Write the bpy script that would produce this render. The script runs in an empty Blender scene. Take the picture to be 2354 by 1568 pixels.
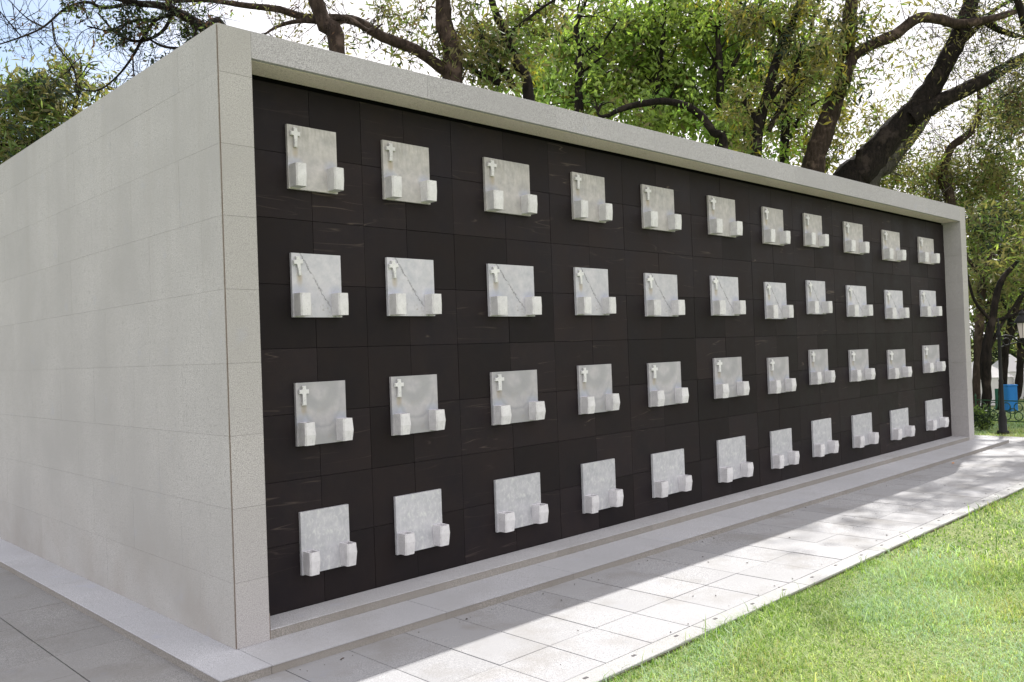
import bpy, bmesh, math, random
import numpy as np
from mathutils import Vector, Matrix
random.seed(7); rng = np.random.default_rng(7)
S = bpy.context.scene
COL = S.collection
# ------------------------------------------------------------------ camera
CAM = np.array([-2.037754, -4.173736, 1.6])
R = np.array([[0.714498, -0.016961, 0.699431], [-0.698716, 0.03399, 0.714592], [-0.035894, -0.999278, 0.012435]])
FP, PX, PY = 1977.2, 1177.0, 784.0
cd = bpy.data.cameras.new('camera'); cam = bpy.data.objects.new('camera', cd); COL.objects.link(cam)
cd.sensor_width = 36; cd.lens = 30.24; cd.clip_start = .05; cd.clip_end = 600
m = Matrix.Identity(4)
for i in range(3):
    m[i][0] = R[i][0]; m[i][1] = -R[i][1]; m[i][2] = -R[i][2]; m[i][3] = CAM[i]
cam.matrix_world = m
S.camera = cam
# ------------------------------------------------------------------ world, sun, exposure
SUN = Vector((3.0, .75, 3.27)).normalized()
elev = math.asin(SUN.z); azim = math.atan2(SUN.x, SUN.y)      # azimuth from +Y towards +X
W = bpy.data.worlds.new('World'); S.world = W; W.use_nodes = True
n = W.node_tree.nodes; l = W.node_tree.links
bg = n['Background']; bg.inputs['Strength'].default_value = .14
sky = n.new('ShaderNodeTexSky'); sky.sky_type = 'NISHITA'; sky.sun_disc = False
sky.sun_elevation = elev; sky.sun_rotation = azim; sky.dust_density = 1.5; sky.air_density = 1.1; sky.ozone_density = 1.5
tc = n.new('ShaderNodeTexCoord')
mp = n.new('ShaderNodeMapping'); mp.inputs['Scale'].default_value = (1.5, 1.5, 3.2)
nz = n.new('ShaderNodeTexNoise'); nz.inputs['Scale'].default_value = 1.4; nz.inputs['Detail'].default_value = 6; nz.inputs['Roughness'].default_value = .55
l.new(tc.outputs['Generated'], mp.inputs[0]); l.new(mp.outputs[0], nz.inputs['Vector'])
# thin bright cloud over most of the sky, with one wide hazy blue opening beyond the left side wall
dot = n.new('ShaderNodeVectorMath'); dot.operation = 'DOT_PRODUCT'
l.new(tc.outputs['Generated'], dot.inputs[0]); dot.inputs[1].default_value = (-.20, .92, .33)
ad = n.new('ShaderNodeMath'); ad.operation = 'MULTIPLY_ADD'; ad.inputs[1].default_value = -.22
l.new(nz.outputs['Fac'], ad.inputs[0]); l.new(dot.outputs['Value'], ad.inputs[2])
cr = n.new('ShaderNodeMapRange'); cr.interpolation_type = 'SMOOTHSTEP'
cr.inputs['From Min'].default_value = .66; cr.inputs['From Max'].default_value = .80; cr.inputs['To Min'].default_value = 1; cr.inputs['To Max'].default_value = .12
l.new(ad.outputs[0], cr.inputs['Value'])
mx = n.new('ShaderNodeMix'); mx.data_type = 'RGBA'
l.new(cr.outputs[0], mx.inputs['Factor']); l.new(sky.outputs[0], mx.inputs['A'])
mx.inputs['B'].default_value = (7.5, 7.25, 7.45, 1)
l.new(mx.outputs['Result'], bg.inputs['Color'])
sd = bpy.data.lights.new('sun', 'SUN'); so = bpy.data.objects.new('sun', sd); COL.objects.link(so)
sd.energy = 5.0; sd.angle = math.radians(.53); sd.color = (1, .965, .91)
so.rotation_euler = SUN.to_track_quat('Z', 'Y').to_euler(); so.location = (6, 2, 14)
S.view_settings.view_transform = 'Standard'; S.view_settings.look = 'None'
S.view_settings.exposure = .58; S.view_settings.gamma = 1; S.view_settings.use_curve_mapping = False
S.cycles.max_bounces = 8; S.cycles.transparent_max_bounces = 8
G = .085; GL = .06                                                       # level of the paving

# ------------------------------------------------------------------ helpers
def at(px, py, d): return CAM + R @ np.array([(px-PX)/FP, (py-PY)/FP, 1.0])*d
def tag(o, label=None, cat=None, group=None, kind=None):
    if label: o['label'] = label
    if cat: o['category'] = cat
    if group: o['group'] = group
    if kind: o['kind'] = kind
    return o
def empty(name, loc, label, cat, group=None, rz=0):
    o = bpy.data.objects.new(name, None); COL.objects.link(o); o.location = loc; o.rotation_euler.z = rz
    o.empty_display_size = .1
    return tag(o, label, cat, group)
def link(name, me, parent=None, loc=(0, 0, 0)):
    o = bpy.data.objects.new(name, me); COL.objects.link(o); o.location = loc
    if parent is not None: o.parent = parent
    return o
def mesh_np(name, V, F, mats, mi=None, smooth=False):
    V = np.asarray(V, dtype=np.float32); F = np.asarray(F, dtype=np.int32)
    me = bpy.data.meshes.new(name)
    k = F.shape[1]
    me.vertices.add(len(V)); me.vertices.foreach_set('co', V.ravel())
    me.loops.add(F.size); me.loops.foreach_set('vertex_index', F.ravel())
    me.polygons.add(len(F))
    me.polygons.foreach_set('loop_start', np.arange(len(F), dtype=np.int32)*k)
    me.polygons.foreach_set('loop_total', np.full(len(F), k, dtype=np.int32))
    for mt in mats: me.materials.append(mt)
    if mi is not None: me.polygons.foreach_set('material_index', np.asarray(mi, dtype=np.int32))
    if smooth: me.polygons.foreach_set('use_smooth', np.ones(len(F), dtype=bool))
    me.update(calc_edges=True); me.validate()
    return me
def bm_mesh(name, bm, mat, smooth=False):
    me = bpy.data.meshes.new(name)
    bmesh.ops.recalc_face_normals(bm, faces=bm.faces)
    bm.to_mesh(me); bm.free()
    if mat: me.materials.append(mat)
    if smooth:
        for p in me.polygons: p.use_smooth = True
    return me
def add_box(bm, x0, x1, y0, y1, z0, z1, bev=0, seg=1):
    vs = [bm.verts.new((x, y, z)) for x in (x0, x1) for y in (y0, y1) for z in (z0, z1)]
    fs = [bm.faces.new([vs[i] for i in f]) for f in ((0, 1, 3, 2), (4, 6, 7, 5), (0, 4, 5, 1), (2, 3, 7, 6), (0, 2, 6, 4), (1, 5, 7, 3))]
    if bev:
        es = list({e for f in fs for e in f.edges})
        bmesh.ops.bevel(bm, geom=es, offset=bev, segments=seg, affect='EDGES', profile=.5)
    return vs
_cache = {}
def box_mesh(name, dx, dy, dz, mat, bev=0, seg=1):
    """box centred in x and y, standing on z=0"""
    key = (name, round(dx, 3), round(dy, 3), round(dz, 3), mat.name, bev)
    if key not in _cache:
        bm = bmesh.new(); add_box(bm, -dx/2, dx/2, -dy/2, dy/2, 0, dz, bev, seg)
        _cache[key] = bm_mesh(name, bm, mat)
    return _cache[key]
def put_box(name, x0, x1, y0, y1, z0, z1, mat, parent, bev=0, org=(0, 0, 0), seg=1):
    me = box_mesh(name, x1-x0, y1-y0, z1-z0, mat, bev, seg)
    return link(name, me, parent, ((x0+x1)/2-org[0], (y0+y1)/2-org[1], z0-org[2]))
def prism(bm, loops):
    """closed loops of equal length, bottom to top, capped"""
    rs = [[bm.verts.new(p) for p in lp] for lp in loops]
    k = len(rs[0])
    for a, b in zip(rs, rs[1:]):
        for i in range(k): bm.faces.new((a[i], a[(i+1) % k], b[(i+1) % k], b[i]))
    bm.faces.new(list(reversed(rs[0]))); bm.faces.new(rs[-1])
def tube(path, rad, sides=8, bump=0.0):
    """numpy tube; returns verts, quads"""
    P = np.asarray(path, float); n_ = len(P); rad = np.asarray(rad, float)
    T = np.gradient(P, axis=0); T /= np.linalg.norm(T, axis=1)[:, None]+1e-9
    up = np.array([.31, .17, .93]); 
    N = np.cross(T, up); N /= np.linalg.norm(N, axis=1)[:, None]+1e-9
    B = np.cross(T, N)
    a = np.linspace(0, 2*np.pi, sides, endpoint=False)
    r = rad[:, None]*np.ones((1, sides))
    if bump: r = r*(1+bump*rng.standard_normal((n_, sides)))
    V = P[:, None, :] + r[:, :, None]*(np.cos(a)[None, :, None]*N[:, None, :]+np.sin(a)[None, :, None]*B[:, None, :])
    i = np.arange(n_-1)[:, None]*sides; j = np.arange(sides)[None, :]; k = (j+1) % sides
    F = np.stack([i+j, i+k, i+sides+k, i+sides+j], -1).reshape(-1, 4)
    return V.reshape(-1, 3), F
def smooth_path(P, rad, sub=5):
    P = np.asarray(P, float); rad = np.asarray(rad, float); out = []; ro = []
    Q = np.vstack([2*P[0]-P[1], P, 2*P[-1]-P[-2]])
    for i in range(len(P)-1):
        p0, p1, p2, p3 = Q[i:i+4]
        for t in np.linspace(0, 1, sub, endpoint=False):
            out.append(.5*((2*p1)+(-p0+p2)*t+(2*p0-5*p1+4*p2-p3)*t*t+(-p0+3*p1-3*p2+p3)*t**3)); ro.append(rad[i]*(1-t)+rad[i+1]*t)
    out.append(P[-1]); ro.append(rad[-1])
    return np.array(out), np.array(ro)

# ------------------------------------------------------------------ materials
class Mat:
    def __init__(s, name, rough=.7, spec=.35):
        s.m = bpy.data.materials.new(name); s.m.use_nodes = True
        s.n = s.m.node_tree.nodes; s.l = s.m.node_tree.links
        s.b = s.n['Principled BSDF']; s.b.inputs['Roughness'].default_value = rough; s.b.inputs['Specular IOR Level'].default_value = spec
        s.geo = None
    def pos(s, scale=(1, 1, 1), src='pos'):
        if src == 'pos':
            if s.geo is None: s.geo = s.n.new('ShaderNodeNewGeometry')
            o = s.geo.outputs['Position']
        else:
            t = s.n.new('ShaderNodeTexCoord'); o = t.outputs[src]
        mpn = s.n.new('ShaderNodeMapping'); mpn.inputs['Scale'].default_value = scale; s.l.new(o, mpn.inputs[0]); return mpn.outputs[0]
    def noise(s, scale, detail=3, rough=.5, vec=None, dist=0):
        t = s.n.new('ShaderNodeTexNoise'); t.inputs['Scale'].default_value = scale; t.inputs['Detail'].default_value = detail
        t.inputs['Roughness'].default_value = rough; t.inputs['Distortion'].default_value = dist
        s.l.new(vec if vec is not None else s.pos(), t.inputs['Vector']); return t.outputs['Fac']
    def rand(s):
        t = s.n.new('ShaderNodeObjectInfo'); return t.outputs['Random']
    def rng(s, v, a, b, c=0, d=1):
        t = s.n.new('ShaderNodeMapRange'); s.l.new(v, t.inputs['Value'])
        for k_, q in zip(('From Min', 'From Max', 'To Min', 'To Max'), (a, b, c, d)): t.inputs[k_].default_value = q
        return t.outputs[0]
    def math(s, op, a, b=None):
        t = s.n.new('ShaderNodeMath'); t.operation = op
        for i, v in enumerate((a, b)):
            if v is None: continue
            if isinstance(v, (int, float)): t.inputs[i].default_value = v
            else: s.l.new(v, t.inputs[i])
        return t.outputs[0]
    def mix(s, f, a, b, mode='MIX'):
        t = s.n.new('ShaderNodeMix'); t.data_type = 'RGBA'; t.blend_type = mode
        if isinstance(f, (int, float)): t.inputs['Factor'].default_value = f
        else: s.l.new(f, t.inputs['Factor'])
        for k_, v in (('A', a), ('B', b)):
            if isinstance(v, tuple): t.inputs[k_].default_value = (*v, 1)
            else: s.l.new(v, t.inputs[k_])
        return t.outputs['Result']
    def color(s, c):
        if isinstance(c, tuple): s.b.inputs['Base Color'].default_value = (*c, 1)
        else: s.l.new(c, s.b.inputs['Base Color'])
        return s
    def bump(s, h, strength=.3, dist=.003):
        t = s.n.new('ShaderNodeBump'); t.inputs['Strength'].default_value = strength; t.inputs['Distance'].default_value = dist
        s.l.new(h, t.inputs['Height']); s.l.new(t.outputs[0], s.b.inputs['Normal']); return s
    def sep(s, vec):
        t = s.n.new('ShaderNodeSeparateXYZ'); s.l.new(vec, t.inputs[0]); return t.outputs

def granite(name, base, speck=.12, patch=.10, blue=0, tone=.06, streak=False, sc=1, stain=0.):
    a = Mat(name, .75, .3)
    fine = a.noise(230*sc, 3, .7); mid = a.noise(55*sc, 3, .6, a.pos((1, 1, .45)) if streak else None)
    big = a.noise(1.3, 4, .6); blot = a.noise(5, 3, .6)
    dk = tuple(v*(1-speck*2.6) for v in base); lt = tuple(min(.9, v*(1+speck)) for v in base)
    c = a.mix(a.rng(fine, .40, .60), dk, lt)
    c = a.mix(a.rng(a.noise(95*sc, 2, .5), .58, .66, 0, .55), c, tuple(v*.45 for v in base))
    c = a.mix(a.rng(a.noise(120*sc, 2, .5, a.pos((1.3, .8, 1.1))), .60, .68, 0, .5), c, tuple(min(.95, v*1.3) for v in base))
    c = a.mix(a.rng(mid, .58, .68, 0, .5), c, tuple(v*.55 for v in base))
    c = a.mix(a.rng(big, .35, .65, 0, min(1, patch*7)), c, (base[0]*.74, base[1]*.74, base[2]*.74))
    c = a.mix(a.rng(blot, .64, .72, 0, .3), c, (base[0]*.74, base[1]*.78, base[2]*.9))
    if streak:
        vs_ = a.noise(7, 4, .6, a.pos((1, 1, .05))); zc_ = a.sep(a.pos())
        up_ = a.math('MULTIPLY', a.rng(vs_, .48, .70, 0, .5), a.rng(zc_[2], 1.6, 3.3, .25, 1))
        c = a.mix(up_, c, (base[0]*.72, base[1]*.71, base[2]*.69))
        lo_ = a.math('MULTIPLY', a.rng(a.noise(3, 4, .6), .35, .65), a.rng(zc_[2], .13, .75, .55, 0))
        c = a.mix(lo_, c, (base[0]*.62, base[1]*.58, base[2]*.54))
    if stain:
        st = a.noise(2.2, 5, .65, a.pos((1, 1, .35)))
        c = a.mix(a.rng(st, .5, .75, 0, stain), c, (base[0]*.55, base[1]*.52, base[2]*.47))
    v = a.rng(a.rand(), 0, 1, 1-tone, 1+tone)
    h = a.n.new('ShaderNodeHueSaturation'); a.l.new(c, h.inputs['Color']); a.l.new(v, h.inputs['Value'])
    a.color(h.outputs[0]); a.bump(fine, .25, .0015)
    return a.m
M = {}
M['side_granite'] = granite('pale_beige_granite', (.50, .493, .478), .15, .12, streak=True, tone=.02, sc=.85)
M['pillar_granite'] = granite('pillar_granite', (.49, .472, .47), .2, .12, tone=.025)
M['beam_granite'] = granite('beam_granite', (.48, .465, .49), .22, .10, tone=.03)
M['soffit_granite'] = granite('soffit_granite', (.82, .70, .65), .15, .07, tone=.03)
M['step_stone'] = granite('step_stone', (.53, .53, .545), .22, .1, tone=.04, stain=.35)
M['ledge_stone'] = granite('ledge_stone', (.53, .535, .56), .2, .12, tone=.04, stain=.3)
M['paver_stone'] = granite('paver_stone', (.40, .402, .415), .24, .14, tone=.07, stain=.8)
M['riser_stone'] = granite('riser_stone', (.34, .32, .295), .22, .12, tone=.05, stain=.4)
M['dark_paver_stone'] = granite('dark_paver_stone', (.31, .305, .30), .22, .14, tone=.05, stain=.6)  # darker paver tone, for the left side and the outlying paving
M['kerb_stone'] = granite('kerb_stone', (.42, .422, .42), .22, .1, tone=.05, stain=.3)

a = Mat('dark_niche_tile', .66, .13)
v = a.pos((1, 1, 1)); fine = a.noise(160, 3, .7); blot = a.noise(3.2, 5, .65); cl = a.noise(14, 4, .6)
c = a.mix(a.rng(blot, .3, .7), (.0118, .0092, .0118), (.0205, .0150, .0150))
c = a.mix(a.rng(cl, .5, .8, 0, .35), c, (.024, .019, .0185))
c = a.mix(a.rng(fine, .4, .65, 0, .25), c, (.008, .0075, .009))
# thin pale mineral veins, nearly level
ob = a.n.new('ShaderNodeObjectInfo')
vm = a.n.new('ShaderNodeVectorMath'); vm.operation = 'MULTIPLY_ADD'; a.l.new(ob.outputs['Random'], vm.inputs[0]); vm.inputs[1].default_value = (31, 17, 57)
tco = a.n.new('ShaderNodeTexCoord'); a.l.new(tco.outputs['Object'], vm.inputs[2])
mpp = a.n.new('ShaderNodeMapping'); mpp.inputs['Scale'].default_value = (.42, 1, 5.5); mpp.inputs['Rotation'].default_value = (0, .05, 0); a.l.new(vm.outputs[0], mpp.inputs[0])
vn = a.noise(1.6, 2, .45, mpp.outputs[0], .15)
vein = a.math('SUBTRACT', 1, a.rng(a.math('ABSOLUTE', a.math('SUBTRACT', vn, .5)), 0, .007))
brk = a.rng(a.noise(7, 2, .5, mpp.outputs[0]), .47, .62)
vf = a.math('MULTIPLY', a.math('MULTIPLY', vein, brk), a.rng(a.rand(), .4, .9, 0, .5))
c = a.mix(vf, c, (.12, .095, .08))
h = a.n.new('ShaderNodeHueSaturation'); a.l.new(c, h.inputs['Color']); a.l.new(a.rng(a.rand(), 0, 1, .74, 1.32), h.inputs['Value'])
a.color(h.outputs[0]); a.l.new(a.rng(blot, .3, .7, .52, .7), a.b.inputs['Roughness']); a.bump(fine, .3, .0012)
M['tile'] = a.m
M['core'] = Mat('shadow_gap_core', .9, .05).color((.006, .006, .007)).m
a = Mat('rough_core', .9, .1); a.color(a.mix(a.noise(6, 3), (.16, .155, .145), (.22, .21, .20))); M['mortar'] = a.m
a = Mat('pale_mortar', .9, .1); a.color(a.mix(a.noise(3, 3), (.27, .26, .23), (.46, .44, .40))); M['pale_mortar'] = a.m
a = Mat('brown_joint_sealant', .8, .2); a.color(a.mix(a.noise(9, 3), (.13, .095, .075), (.23, .19, .16))); M['seal'] = a.m
a = Mat('paving_joint', .95, .1); a.color(a.mix(a.noise(18, 4, .6), (.10, .09, .07), (.24, .20, .13))); M['joint'] = a.m
a = Mat('mouth_shade_black', .9, .05); a.color((.02, .018, .016)); M['mouth_shade'] = a.m  # near-black colour standing for the shade inside the vases

def marble(name, base, dark, kind):
    a = Mat(name, .55, .35)
    gen = a.pos(src='Generated')
    fine = a.noise(150, 2, .6); mot = a.noise(16, 5, .65); big = a.noise(4.2, 4, .6)
    c = a.mix(a.rng(mot, .3, .72), dark, base)
    c = a.mix(a.rng(big, .45, .75, 0, .45), c, tuple(x*.8 for x in base))
    c = a.mix(a.rng(fine, .55, .7, 0, .22), c, tuple(x*.62 for x in base))
    g = a.sep(gen)
    if kind == 'top':                       # browner grey mottling towards the upper edge, vertical weather streaks
        st = a.noise(9, 4, .6, a.pos((1.3, 1, .35), 'Generated'))
        c = a.mix(a.math('MULTIPLY', a.rng(st, .42, .62, 0, .55), a.rng(g[2], .35, 1)), c, (.25, .24, .215))
    if kind == 'crack':                     # a broken diagonal vein
        d = a.math('ADD', a.math('SUBTRACT', g[0], .19), a.math('MULTIPLY', a.math('SUBTRACT', g[2], .97), .70))
        wob = a.math('MULTIPLY', a.math('SUBTRACT', a.noise(7, 5, .75, gen), .5), .26)
        dd = a.math('ABSOLUTE', a.math('ADD', d, wob))
        ln = a.math('SUBTRACT', 1, a.rng(dd, .003, .02)); ln = a.math('MULTIPLY', ln, a.rng(a.noise(7, 2, .5, gen), .34, .5, .15, .8))
        c = a.mix(ln, c, (.13, .13, .14))
        n2 = a.noise(3.4, 3, .5, gen, 1.2)
        l2 = a.math('SUBTRACT', 1, a.rng(a.math('ABSOLUTE', a.math('SUBTRACT', n2, .5)), 0, .011))
        c = a.mix(a.math('MULTIPLY', l2, a.rng(g[2], .0, .55, .6, .08)), c, (.24, .21, .18))
    if kind == 'swirl':                     # curved grey bands
        w = a.n.new('ShaderNodeTexWave'); w.wave_type = 'RINGS'; w.rings_direction = 'Y'
        w.inputs['Scale'].default_value = .62; w.inputs['Distortion'].default_value = 4.5; w.inputs['Detail'].default_value = 3; w.inputs['Detail Scale'].default_value = 1.3
        mpq = a.n.new('ShaderNodeMapping'); mpq.inputs['Location'].default_value = (-.45, 0, -.8); a.l.new(gen, mpq.inputs[0]); a.l.new(mpq.outputs[0], w.inputs['Vector'])
        c = a.mix(a.rng(w.outputs['Fac'], .3, .9, 0, .6), c, (.30, .305, .32))
        c = a.mix(a.rng(a.noise(5, 3, .5, gen), .6, .75, 0, .3), c, (.36, .32, .27))
    if kind == 'cloud':
        c = a.mix(a.rng(a.noise(11, 5, .7, a.pos((1.4, 1, .8), 'Generated'), .6), .5, .66, 0, .5), c, (.70, .72, .69))
    if kind in ('top', 'crack', 'swirl'):
        def spot(cx, cz, rx, rz):
            dx = a.math('DIVIDE', a.math('SUBTRACT', g[0], cx), rx); dz = a.math('DIVIDE', a.math('SUBTRACT', g[2], cz), rz)
            q = a.math('ADD', a.math('MULTIPLY', dx, dx), a.math('MULTIPLY', dz, dz))
            return a.math('MULTIPLY', a.rng(q, 0, 1, 1, 0), a.rng(mot, .3, .6, .4, 1))
        c = a.mix(a.math('MULTIPLY', spot(.15, .60, .07, .16), .65), c, (.34, .27, .17))
        c = a.mix(a.math('MULTIPLY', spot(.13, .40, .20, .13), .6), c, (.36, .41, .50))
        c = a.mix(a.math('MULTIPLY', spot(.88, .40, .17, .13), .6), c, (.36, .41, .50))
    if kind == 'swirl':
        dx = a.math('MULTIPLY', a.math('SUBTRACT', g[0], .52), 1.25); dz = a.math('SUBTRACT', g[2], .78)
        rr_ = a.math('SQRT', a.math('ADD', a.math('MULTIPLY', dx, dx), a.math('MULTIPLY', dz, dz)))
        rr_ = a.math('ADD', rr_, a.math('MULTIPLY', a.math('SUBTRACT', a.noise(4, 4, .6, gen), .5), .12))
        bd = a.math('SUBTRACT', 1, a.rng(a.math('ABSOLUTE', a.math('SUBTRACT', rr_, .50)), .0, .05))
        c = a.mix(a.math('MULTIPLY', bd, a.rng(g[2], .75, .3, 0, .6)), c, (.27, .28, .30))
    if kind == '':
        nv = a.noise(2.3, 3, .5, gen, 1.0); lv_ = a.math('SUBTRACT', 1, a.rng(a.math('ABSOLUTE', a.math('SUBTRACT', nv, .52)), 0, .014))
        c = a.mix(a.math('MULTIPLY', lv_, .5), c, (.30, .30, .31))
    hh = a.n.new('ShaderNodeHueSaturation'); a.l.new(c, hh.inputs['Color']); a.l.new(a.rng(a.rand(), 0, 1, .94, 1.05), hh.inputs['Value'])
    a.color(hh.outputs[0]); a.bump(mot, .15, .001)
    return a.m
PL = {1: marble('weathered_marble', (.56, .53, .53), (.36, .35, .36), 'top'),
      2: marble('veined_marble', (.60, .585, .63), (.43, .44, .49), 'crack'),
      3: marble('banded_marble', (.47, .455, .475), (.36, .355, .385), 'swirl'),
      4: marble('cloudy_marble', (.53, .53, .56), (.38, .39, .42), 'cloud')}
M['vase'] = marble('pale_vase_marble', (.74, .73, .75), (.56, .555, .575), '')
M['cross'] = marble('white_cross_marble', (.76, .76, .77), (.64, .64, .65), '')

def leafmat(name, c1, c2, tr=.45):
    a = Mat(name, .55, .3)
    cn = a.noise(1.1, 3, .6); c = a.mix(a.rng(cn, .35, .65), c1, c2)
    a.color(c)
    t = a.n.new('ShaderNodeBsdfTranslucent'); cc = a.mix(1.0, c, (1.55, 1.6, .8), 'MULTIPLY'); a.l.new(cc, t.inputs['Color'])
    ms = a.n.new('ShaderNodeMixShader'); ms.inputs[0].default_value = tr
    a.l.new(a.b.outputs[0], ms.inputs[1]); a.l.new(t.outputs[0], ms.inputs[2])
    a.l.new(ms.outputs[0], a.n['Material Output'].inputs['Surface'])
    return a.m
LF = {'olive': leafmat('olive_leaf', (.15, .145, .075), (.22, .20, .095)),
      'green': leafmat('green_leaf', (.12, .185, .06), (.20, .25, .085)),
      'bright': leafmat('bright_green_leaf', (.20, .34, .08), (.34, .41, .12)),
      'yellow': leafmat('yellow_leaf', (.30, .30, .05), (.34, .27, .06)),
      'dark': leafmat('dark_leaf', (.02, .038, .022), (.035, .05, .028), .25),
      'brown': leafmat('brown_leaf', (.10, .055, .035), (.14, .08, .05), .35)}
def bark(name, c1, c2):
    a = Mat(name, .9, .15)
    st = a.noise(14, 5, .7, a.pos((1, 1, .3))); pt = a.noise(3, 3, .6)
    c = a.mix(a.rng(st, .35, .65), c1, c2); c = a.mix(a.rng(pt, .54, .66, 0, .6), c, tuple(x*2.6 for x in c2))
    a.color(c); a.bump(st, 1.0, .05); return a.m
M['bark_dark'] = bark('dark_bark', (.007, .006, .0055), (.024, .019, .016))
M['bark_brown'] = bark('brown_bark', (.022, .016, .013), (.065, .047, .038))
M['bark_grey'] = bark('grey_bark', (.05, .047, .045), (.13, .12, .11))

a = Mat('lawn_soil', .95, .1)
c = a.mix(a.rng(a.noise(1.1, 4, .6), .35, .65), (.17, .22, .09), (.25, .28, .13)); c = a.mix(a.rng(a.noise(45, 3, .6), .4, .6, 0, .5), c, (.10, .13, .05))
a.color(c); a.bump(a.noise(60, 3), .8, .02); M['lawn'] = a.m
def grassmat(name, c1, c2, tr=.4):
    m_ = leafmat(name, c1, c2, tr); return m_
GR = [grassmat('grass_green', (.19, .32, .07), (.27, .40, .09)), grassmat('grass_pale', (.40, .50, .26), (.50, .57, .34)),
      grassmat('grass_straw', (.34, .34, .14), (.44, .42, .20)), grassmat('grass_deep', (.08, .17, .035), (.12, .22, .05)), grassmat('grass_bluish', (.33, .48, .33), (.42, .55, .40))]
a = Mat('black_iron', .6, .25); a.color(a.mix(a.noise(20, 3), (.006, .006, .007), (.015, .015, .015))); M['iron'] = a.m
a = Mat('green_iron', .5, .4); a.color(a.mix(a.noise(20, 3), (.010, .045, .018), (.018, .07, .03))); M['green_iron'] = a.m
a = Mat('lamp_glass', .35, .5); a.color((.62, .56, .52)); M['lamp_glass'] = a.m
a = Mat('white_canvas', .8, .2); a.color(a.mix(a.noise(4, 3), (.74, .72, .76), (.80, .79, .80))); M['canvas'] = a.m
a = Mat('blue_panel', .6, .3); a.color(a.mix(a.noise(4, 3, .5, a.pos((3, 3, .8))), (.015, .17, .50), (.03, .24, .62))); M['blue'] = a.m
a = Mat('green_panel', .6, .3); a.color((.02, .12, .08)); M['green_panel'] = a.m
a = Mat('orange_leaf', .7, .2); a.color((.62, .30, .12)); M['orange'] = a.m
a = Mat('dark_stud', .7, .2); a.color((.09, .085, .09)); M['stud'] = a.m

# ------------------------------------------------------------------ ground
def sheet(name, x0, x1, y0, y1, z, mat, parent=None):
    me = mesh_np(name, [(x0, y0, z), (x1, y0, z), (x1, y1, z), (x0, y1, z)], [(0, 1, 2, 3)], [mat])
    return link(name, me, parent)
XE = 12.09                                                      # the paving ends here
lw = sheet('ground', -250, 250, -250, 250, GL, M['lawn']); tag(lw, kind='structure')
bm = bmesh.new(); add_box(bm, -7, XE, -1.592, 9, .01, G-.012)
pav = link('pavement', bm_mesh('pavement', bm, M['joint'])); tag(pav, kind='structure')
PITCH = .3657
def paver(x0, x1, y0, y1, g=.003, mt='paver_stone'):
    dz = random.uniform(-.0012, .0012)
    o = put_box('paver', x0+g, x1-g, y0+.0016, y1-.0016, G-.03, G, M[mt], pav, .0012)
    o.location.z += dz; o.rotation_euler = (random.uniform(-1, 1)*.002, random.uniform(-1, 1)*.002, random.uniform(-1, 1)*.003)
xs = [.449-PITCH*k for k in range(10, 0, -1)]+[.449, .807, 1.158, 1.525, 1.868, 2.234, 2.60, 2.964, 3.349, 3.714, 4.089]
while xs[-1] < XE-.3: xs.append(xs[-1]+PITCH)
xs[-1] = XE-.006
ys = [-1.475, -1.10, -.735, -.31]
for xa, xb in zip(xs, xs[1:]):
    for ya, yb in zip(ys, ys[1:]):
        if yb > -.4 and xb < -.97: pass
        paver(xa, xb, ya, yb)
yl = [-.31, .07, .436, .805, 1.166, 1.527, 1.89, 2.255, 2.62, 2.985, 3.35, 3.715, 4.08, 4.56]
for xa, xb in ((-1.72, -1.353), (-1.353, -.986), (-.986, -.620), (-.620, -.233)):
    for ya, yb in zip(yl, yl[1:]): paver(xa, xb, ya, yb, .004 if xb < -.5 else .003, 'dark_paver_stone')
for k in range(3):                                              # beyond the right end
    for ya, yb in zip([-.31, .06, .43, .8], [.06, .43, .8, 1.17]): paver(11.2+k*.295, 11.2+(k+1)*.295, ya, yb)
# the rest of the paving, too far or out of view to part stone by stone
bm = bmesh.new()
def fill(xa, xb, ya, yb):
    nx = max(1, round((xb-xa)/.37)); ny = max(1, round((yb-ya)/.37)); dx = (xb-xa)/nx; dy = (yb-ya)/ny
    for i in range(nx):
        for j in range(ny): add_box(bm, xa+i*dx+.003, xa+(i+1)*dx-.003, ya+j*dy+.003, ya+(j+1)*dy-.003, G-.03, G)
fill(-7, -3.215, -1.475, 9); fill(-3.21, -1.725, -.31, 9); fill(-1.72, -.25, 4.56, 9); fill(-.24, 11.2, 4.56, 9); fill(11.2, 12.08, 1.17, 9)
pf = link('paver_field', bm_mesh('paver_field', bm, M['dark_paver_stone']), pav); tag(pf, kind='stuff')
kx = -7.0
while kx < XE:
    L = min(1.11, XE-kx)
    o = put_box('kerb_stone', kx+.0015, kx+L-.0015, -1.592, -1.478, .0, G+.001, M['kerb_stone'], pav, .003)
    if kx > -1:
        for q in (.18, .55, .92):
            if q < L: 
                st = link('stud', box_mesh('stud', .028, .016, .002, M['stud'], .0006), o, (q-L/2, .018+random.uniform(-.01, .01), G+.001))
    kx += 1.11

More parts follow.
